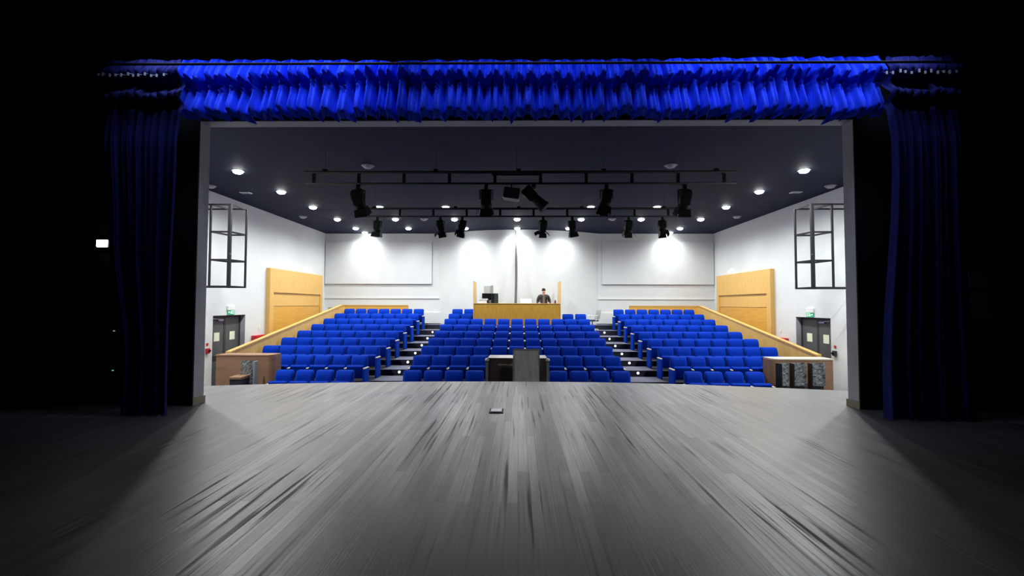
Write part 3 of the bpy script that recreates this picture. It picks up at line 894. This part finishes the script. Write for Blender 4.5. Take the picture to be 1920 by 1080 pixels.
def stage_lamp(x, y, ztop, size, pan, tilt, lab, group, flap=1, rollz=0.0, both=False):
    """a short spotlight hung under the truss: yoke, housing, lens hood and barn doors"""
    r = thing('stage_spotlight', lab, 'stage light', (x, y, ztop), 0.0, group)
    k = size
    MB().box(-0.04 * k, 0.04 * k, -0.04, 0.04, -0.12, -0.006).build('clamp', M['lamp'], r)
    yk = MB()
    yk.box(-0.15 * k, 0.15 * k, -0.015, 0.015, -0.14, -0.12)
    for s in (-1, 1): yk.box(*sorted((s * 0.135 * k, s * 0.15 * k)), -0.02, 0.02, -0.34 * k, -0.12)
    yk.build('yoke', M['lamp'], r)
    mtx = Matrix.Translation((0, 0, -0.32 * k)) @ Matrix.Rotation(rollz, 4, 'Y') @ Matrix.Rotation(pan, 4, 'Z') @ Matrix.Rotation(tilt, 4, 'X')
    # local -Z is the beam
    b = MB()
    b.box(-0.115 * k, 0.115 * k, -0.11 * k, 0.11 * k, -0.12 * k, 0.20 * k, bevel=0.02 * k, mtx=None)
    for j in range(5): b.box(-0.12 * k, 0.12 * k, -0.115 * k, 0.115 * k, (0.02 + j * 0.032) * k, (0.03 + j * 0.032) * k)
    bmesh.ops.transform(b.bm, matrix=mtx, verts=b.bm.verts[:])
    b.build('housing', M['lamp'], r)
    b = MB()
    b.tube((0, 0, -0.12 * k), (0, 0, -0.21 * k), 0.125 * k, 18)
    bmesh.ops.transform(b.bm, matrix=mtx, verts=b.bm.verts[:])
    b.build('lens_hood', M['lamp'], r, smooth=False)
    for q in range(4):
        f = MB()
        f.box(-0.14 * k, 0.14 * k, 0.0, 0.005, -0.17 * k, 0, taper=(0.85, 1))
        op = R([12, 50 * flap, 10, 50 if both else 14][q])
        fm = mtx @ Matrix.Rotation(q * PI / 2, 4, 'Z') @ Matrix.Translation((0, 0.128 * k, -0.205 * k)) @ Matrix.Rotation(op, 4, 'X')
        bmesh.ops.transform(f.bm, matrix=fm, verts=f.bm.verts[:])
        f.build('barn_door', M['lamp'], r)
    return r
Z1, Z2 = 4.255 - 0.02, 4.235 - 0.02
g1, g2 = 'large spotlights on the near truss', 'smaller spotlights on the far truss'
stage_lamp(-3.53, 10.1, Z1, 1.0, R(0), R(28), 'black stage spotlight at the left end of the near truss', g1, 1.0, R(-8))
stage_lamp(-0.71, 10.1, Z1, 1.0, R(0), R(20), 'black stage spotlight on the near truss left of the tilted profile lamp', g1, 0.8)
stage_lamp(1.92, 10.1, Z1, 0.95, R(90), R(12), 'black stage spotlight on the near truss with closed flaps right of centre', g1, 0.1)
stage_lamp(3.62, 10.1, Z1, 1.0, R(180), R(-24), 'black stage spotlight at the right end of the near truss with open flap', g1, 1.0)
lab2 = ['first', 'second', 'third', 'fourth', 'fifth', 'sixth', 'seventh']
for j, (x, pan, tilt, flap, rl) in enumerate(((-4.23, 180, -10, 0.2, 8), (-2.34, 10, 30, 1.0, -12), (-1.68, 180, 10, 0.3, 14), (0.73, 10, 30, 1.0, 0),
                                              (1.60, 0, 12, 0.2, -10), (3.27, 180, -24, 1.0, 0), (4.27, 0, -16, 0.2, -6))):
    stage_lamp(x, 13.8, Z2, 0.86, R(pan), R(tilt), 'small black stage spotlight on the far truss, %s from the left' % lab2[j], g2, flap, R(rl), j == 3)
# long profile lamp tilted down to the right, and a short lamp lying next to it
pf = thing('profile_spotlight', 'long black profile spotlight tilted down to the right on the near truss', 'stage light', (0.33, 10.1, Z1))
MB().box(-0.04, 0.04, -0.04, 0.04, -0.10, -0.006).build('clamp', M['lamp'], pf)
MB().bar((-0.12, -0.13, -0.06), (-0.06, -0.13, -0.26), 0.02, 0.04).bar((-0.12, 0.13, -0.06), (-0.06, 0.13, -0.26), 0.02, 0.04).box(-0.14, 0.05, -0.14, 0.14, -0.09, -0.07).build('yoke', M['lamp'], pf)
q = MB()
q.box(-0.12, 0.12, -0.12, 0.12, -0.16, 0.14, bevel=0.03)
bmesh.ops.transform(q.bm, matrix=Matrix.Translation((-0.10, 0, -0.20)) @ Matrix.Rotation(R(-42), 4, 'Y'), verts=q.bm.verts[:])
q.build('housing', M['lamp'], pf)
MB().tube((-0.02, 0, -0.26), (0.22, -0.04, -0.50), 0.095, 18, r2=0.125).tube((0.20, -0.037, -0.48), (0.25, -0.045, -0.53), 0.135, 18).build('lens_tube', M['lamp'], pf, smooth=False)
sp = thing('video_projector', 'dark projector with a pale edge hung under the near truss at the middle', 'projector', (-0.16, 10.15, Z1))
MB().box(-0.015, 0.015, -0.015, 0.015, -0.10, 0.0).build('bracket', M['lamp'], sp)
pq = MB(); pq.box(-0.15, 0.20, -0.16, 0.16, -0.24, 0.0, bevel=0.02)
bmesh.ops.transform(pq.bm, matrix=Matrix.Translation((0, 0, -0.085)) @ Matrix.Rotation(R(8), 4, 'Y'), verts=pq.bm.verts[:])
pq.build('projector_body', mat('dark_olive_plastic', (0.012, 0.012, 0.010), 0.4), sp)
pq = MB(); pq.box(-0.165, -0.152, -0.10, 0.10, -0.20, -0.03)
bmesh.ops.transform(pq.bm, matrix=Matrix.Translation((0, 0, -0.085)) @ Matrix.Rotation(R(8), 4, 'Y'), verts=pq.bm.verts[:])
pq.build('side_vent', M['white'], sp)
ub = thing('winch_housing', 'black box housing on top of the near truss with small white and red lights', 'housing', (-0.05, 10.22, 4.47))
MB().box(-0.55, 0.53, 0.0, 0.30, 0, 0.075, bevel=0.01).build('case', M['lamp'], ub)
MB().box(-0.22, 0.02, 0.02, 0.05, 0.076, 0.10).build('indicator', M['whiteled'], ub)
MB().box(-0.12, -0.06, 0.012, 0.019, 0.076, 0.095).build('red_indicator', M['redled'], ub)
MB().tube((0, 0.15, 0.07), (0, 0.15, CEIL - 4.47), 0.006).build('ceiling_post', M['steel'], ub)

# ================================================================ DOWNLIGHTS
dl_src = {}
def downlight(x, y, power, kind, lab, grp, cone=136):
    if kind not in dl_src:
        r = thing('ceiling_downlight', lab, 'ceiling light')
        MB().lathe([(0.125, 0), (0.16, 0), (0.165, -0.010), (0.13, -0.016), (0.125, -0.012)], (0, 0, 0), 20).build('trim_ring', M['chrome'] if kind != 'off' else M['cabinet'], r)
        MB().lathe([(0.124, 0.0), (0.124, -0.0165), (0.115, -0.045), (0.085, -0.07), (0.04, -0.082)], (0, 0, 0), 20).build('lens', {'on': M['lampglow'], 'dim': M['lampdim'], 'off': M['lampoff']}[kind], r)
        dl_src[kind] = r
        s = r
    else:
        s = copy_tree(dl_src[kind])
    s['label'] = lab
    s['group'] = grp
    s.location = (x, y, CEIL - 0.0005)
    if power:
        light_spot('downlight_beam', (x, y, CEIL - 0.19), power * 2.65, cone, 1.0, 0.10)
ROWS = [(9.8, (-7.45, 7.45), 330), (12.1, (-7.45, 7.45), 200), (14.35, (-7.45, 7.45), 175), (16.65, (-7.47, 7.45), 150), (19.04, (-7.52, -5.1, -2.65, -0.06, 2.58, 5.04, 7.48), 165),
        (21.32, (-7.55, -5.1, -2.45, -0.06, 2.3, 7.42), 80), (22.6, (-7.55, 7.38), 75)]
xname = {-7: 'leftmost', 7: 'rightmost'}
for ri, (y, xs, pw_) in enumerate(ROWS):
    for k, x in enumerate(xs):
        if len(xs) == 2:
            lab = 'lit round downlight along the %s wall, %s row of ceiling lights from the stage' % ('left' if x < 0 else 'right', ORD[ri])
        else:
            lab = 'lit round ceiling downlight, %s row from the stage, %s from the left' % (ORD[ri], ORD[k])
        downlight(x, y, pw_, 'on', lab, 'lit ceiling downlights', 170 if y > 11 else 172)
for k, x in enumerate((-5.03, -2.63, 2.6, 4.97)):
    downlight(x, 16.6, 12, 'dim', 'dimly lit ceiling downlight above the far truss, %s from the left' % ORD[k], 'dim ceiling downlights')
for x, y, lab in ((-3.84, 11.65, 'unlit ceiling downlight above the left half of the near truss'), (3.84, 11.65, 'unlit ceiling downlight above the right half of the near truss'),
                  (-9.22, 13.65, 'unlit ceiling downlight close to the left wall above the frame'), (9.2, 13.7, 'unlit ceiling downlight close to the right wall above the frame'),
                  (-8.7, 18.5, 'unlit ceiling downlight close to the left wall above the maple portal'), (8.7, 18.5, 'unlit ceiling downlight close to the right wall above the maple portal'),
                  (-3.9, 19.0, 'unlit ceiling downlight between lit ones over the left aisle'), (3.85, 19.0, 'unlit ceiling downlight between lit ones over the right aisle')):
    downlight(x, y, 0, 'off', lab, 'unlit ceiling downlights')
for s, nm in ((-1, 'left'), (1, 'right')):
    r = thing('ceiling_grille', 'small white rectangular ceiling grille near the %s wall' % nm, 'vent', (s * 8.66, 14.5, CEIL - 0.001))
    MB().box(-0.16, 0.16, -0.10, 0.10, -0.02, 0, bevel=0.004).build('grille_frame', M['white'], r)
    g = MB()
    for k in range(5): g.box(-0.13, 0.13, -0.075 + k * 0.033, -0.06 + k * 0.033, -0.026, -0.0205)
    g.build('slats', M['cabinet'], r)

# ================================================================ LOUDSPEAKER FRAMES
for side, nm in ((-1, 'left'), (1, 'right')):
    r = thing('speaker_frame', 'tall black steel cage frame mounted off the %s wall near the stage' % nm, 'frame', (0, 0, 0))
    B = (-8.02, 12.72); A = (-7.93, 13.34); Cc = (-8.55, 12.70); D = (-8.44, 13.34)
    zs = [2.08, 2.82, 3.60, 4.36]
    sx = 1 if side < 0 else -1
    def Q(p, z): return (p[0] * sx + (0.0 if side < 0 else 0.0), p[1], z)
    for p, w in ((A, 0.045), (B, 0.075), (Cc, 0.045), (D, 0.045)):
        MB().bar(Q(p, zs[0] - 0.02), Q(p, zs[-1] + 0.02), w).build('post', M['steel'], r)
    for z in zs:
        m_ = MB()
        for p, q_ in ((A, B), (B, Cc), (Cc, D), (D, A)):
            m_.bar(Q(p, z), Q(q_, z), 0.045)
        m_.build('cross_ring', M['steel'], r)
    for z in (zs[0], zs[-1]):
        m_ = MB()
        for p in (Cc, D): m_.bar(Q(p, z), (-sx * (WX - 0.002) , p[1], z), 0.04)
        m_.build('wall_arm', M['steel'], r)
    mb_ = MB()
    mb_.tube(Q((B[0] - 0.02, B[1] + 0.02), 3.0), Q((B[0] + 0.05, B[1] - 0.03), 2.98), 0.025, 8)
    mb_.build('clamp', M['chrome'], r)

# ================================================================ STAGE CURTAINS
def pleat(x, seed, amp, per=0.17):
    rnd = math.sin
    ph = 1.3 * rnd(x * 1.7 + seed) + 0.8 * rnd(x * 4.1 + seed * 2)
    a = 1 - 2 * abs(math.sin(PI * x / per + ph)) ** 0.75
    b = 1 - 2 * abs(math.sin(PI * x / (per * 1.83) + 1.6 * ph + seed)) ** 0.8
    c = math.sin(2 * PI * x / (per * 0.37) + ph * 3)
    return amp * (0.75 * a + 0.5 * b + 0.14 * c)
def smooth(e0, e1, x):
    t = min(1, max(0, (x - e0) / (e1 - e0)))
    return t * t * (3 - 2 * t)
VX0, VX1 = -5.12, 5.42
VT, VBm = 5.45, 4.43
def valance(u, v):
    x = VX0 + (VX1 - VX0) * u
    # v: 0 top .. 1 bottom;   crinkled gather about mid height
    g = 0.44 + 0.035 * math.sin(x * 1.1 + 0.5) + 0.02 * math.sin(x * 9 + 1.0) + 0.02 * math.sin(x * 23)
    z = VT - (VT - VBm - 0.02 * math.sin(x * 5) - 0.015 * math.sin(x * 17)) * v
    amp = 0.115 * (0.7 + 0.5 * abs(math.sin(x * 0.9 + 1)))
    p = pleat(x, 1.0, amp) if v < g else pleat(x * 0.97 + 0.04, 1.5, amp * 1.15)
    w = smooth(g - 0.05, g + 0.08, v)
    p = pleat(x, 1.0, amp) * (1 - w) + pleat(x * 0.998 + 0.02, 1.0, amp * 1.1) * w
    out = -0.17 * smooth(0.05, g - 0.03, v) * (1 - smooth(g - 0.03, g + 0.07, v)) - 0.10 * smooth(g + 0.10, 0.92, v)
    crk = 0.022 * math.exp(-((v - g - 0.05) / 0.09) ** 2) * math.sin(x * 37 + v * 50) + 0.02 * math.exp(-((v - g - 0.05) / 0.1) ** 2) * math.sin(x * 71 - v * 90)
    hem = 0.14 * smooth(0.92, 1.0, v)
    return (x, 6.98 + p + out + crk + hem, z)
va = thing('stage_valance', 'gathered bright blue velvet valance hung across the top of the proscenium opening', 'curtain', (0, 0, 0))
MB().grid(valance, 1500, 44).build('valance_cloth', M['velvet'], va, smooth=True)
tag(MB().tube((-6.25, 6.44, 5.02), (6.4, 6.44, 5.00), 0.018, 10).tube((-3.5, 6.44, 5.0), (-3.5, 6.44, 7.49), 0.004, 6).tube((3.5, 6.44, 5.0), (3.5, 6.44, 7.49), 0.004, 6).build('curtain_track', M['steel']),
    'thin black curtain track running in front of the blue valance top', 'curtain track')
# added batten fixture, out of sight, to go with the added valance lamps
bt = thing('added_batten', 'added black batten above the stage, unseen behind the border drape', 'batten', (0.1, 6.3, 5.76))
MB().tube((-5.3, 0, 0.12), (5.3, 0, 0.12), 0.03).build('pipe', M['steel'], bt)
for x in (-3.5, 0, 3.5): MB().box(x - 1.62, x + 1.62, -0.07, 0.07, -0.02, 0.09, bevel=0.01).build('lamp_housing', M['lamp'], bt)
for x in (-4, 4): MB().tube((x, 0, 0.12), (x, 0, 1.68), 0.01, 6).build('hanger', M['steel'], bt)

def leg_fn(side):
    def f(u, v):
        zt_ = 5.20
        z = zt_ - (zt_ - 0.02) * v
        if side < 0:
            xo = -6.06 + 0.16 * smooth(0.10, 0.55, v) + 0.26 * smooth(0.5, 0.85, v)      # outer edge drawn in
            xi = -4.96 + 0.02 * math.sin(v * 6)
        else:
            xo = 6.34 - 0.05 * math.sin(v * 4)
            xi = 5.32 - 0.20 * smooth(0.3, 0.9, v)
        x = xo + (xi - xo) * u
        s0 = xo + (xi - xo) * u if False else (-6.1 + 1.1 * u) * (1 if side < 0 else 1)
        amp = 0.045 + 0.02 * v
        p = pleat(s0, 3.0 + side, amp, 0.13)
        g1_ = math.exp(-((v - 0.075 - 0.01 * math.sin(s0 * 9)) / 0.02) ** 2)
        g2_ = math.exp(-((v - 0.135 - 0.008 * math.sin(s0 * 8 + 1)) / 0.014) ** 2)
        bulge = 0.10 * g1_ + 0.09 * g2_ - 0.10 * math.exp(-((v - 0.045) / 0.02) ** 2) - 0.09 * math.exp(-((v - 0.11) / 0.016) ** 2)
        crk = 0.02 * (g1_ + g2_) * math.sin(s0 * 61 + v * 80)
        return (x, 6.66 + p + bulge + crk - 0.06 * smooth(0.15, 0.25, v), z)
    return f
for side, nm in ((-1, 'left'), (1, 'right')):
    lg = thing('stage_curtain_leg', 'dark navy gathered stage curtain hanging at the %s of the opening' % nm, 'curtain', (0, 0, 0))
    MB().grid(leg_fn(side), 260, 150).build('curtain_cloth', M['leg'], lg, smooth=True)
    hk = random.Random(3 + side)
    x0 = -6.12 if side < 0 else 5.2
    for k in range(12):
        xx = x0 + 1.05 * (k + 0.3 * hk.random()) / 12
        zz = 4.87 + 0.03 * hk.random()
        MB().box(xx - 0.012, xx + 0.012, 6.52, 6.53, zz, zz + 0.035 + 0.02 * hk.random()).bar((xx, 6.525, zz + 0.03), (xx + 0.02, 6.60, zz + 0.06), 0.006).build('curtain_hook', M['white'], lg)
# black masking drapes around the stage
def drape(name, f, nu, nv, lab):
    o = MB().grid(f, nu, nv).build(name, M['drape'], smooth=True)
    return tag(o, lab, 'drape')
drape('border_drape', lambda u, v: (-9.5 + 19 * u, 5.55 + pleat(-9.5 + 19 * u, 5, 0.03, 0.3), 7.4 - (7.4 - 4.585 + 0.015 * math.cos((u - 0.5) * 9)) * v), 700, 6,
      'black border drape masking the space above the blue valance')
drape('masking_drape', lambda u, v: (-8.9 + 1.9 * u, 6.95 + pleat(-8.9 + 1.9 * u, 2, 0.03, 0.3), 0.02 + 5.6 * v), 90, 6, 'black masking drape in the left wing')
drape('masking_drape', lambda u, v: (7.35 + 1.9 * u, 6.95 + pleat(7.35 + 1.9 * u, 2, 0.03, 0.3), 0.02 + 5.6 * v), 90, 6, 'black masking drape in the right wing')

# wing lamp, indicators and cabinet
wl = thing('wing_lamp', 'small bright white lamp on the black wall left of the curtain', 'lamp', (-6.56, 7.2, 2.50))
MB().box(-0.11, 0.11, 0.0, 0.065, -0.03, 0.12, bevel=0.01).build('housing', M['steel'], wl)
MB().box(-0.085, 0.085, -0.02, -0.001, -0.01, 0.10, bevel=0.006).build('lens', M['wing'], wl)
for z, n_ in ((1.16, 'upper'), (0.54, 'lower')):
    tag(MB().box(-6.39, -6.375, 7.25, 7.268, z, z + 0.014).build('indicator_light', M['greenled']), 'tiny green indicator low on the left wing wall, %s of two' % n_, 'indicator')
sc = thing('switch_cabinet', 'grey two-part switch cabinet on the black wall right of the curtain', 'cabinet', (7.02, 7.265, 1.40))
MB().box(-0.17, 0.17, -0.12, 0, 0.0, 0.44, bevel=0.01).build('lower_box', M['cabinet'], sc)
MB().box(-0.17, 0.17, -0.12, 0, 0.49, 0.72, bevel=0.01).build('upper_box', M['cabinet'], sc)
MB().box(-0.01, 0.01, -0.13, -0.121, 0.685, 0.695).build('cabinet_light', M['cabinet'], sc)
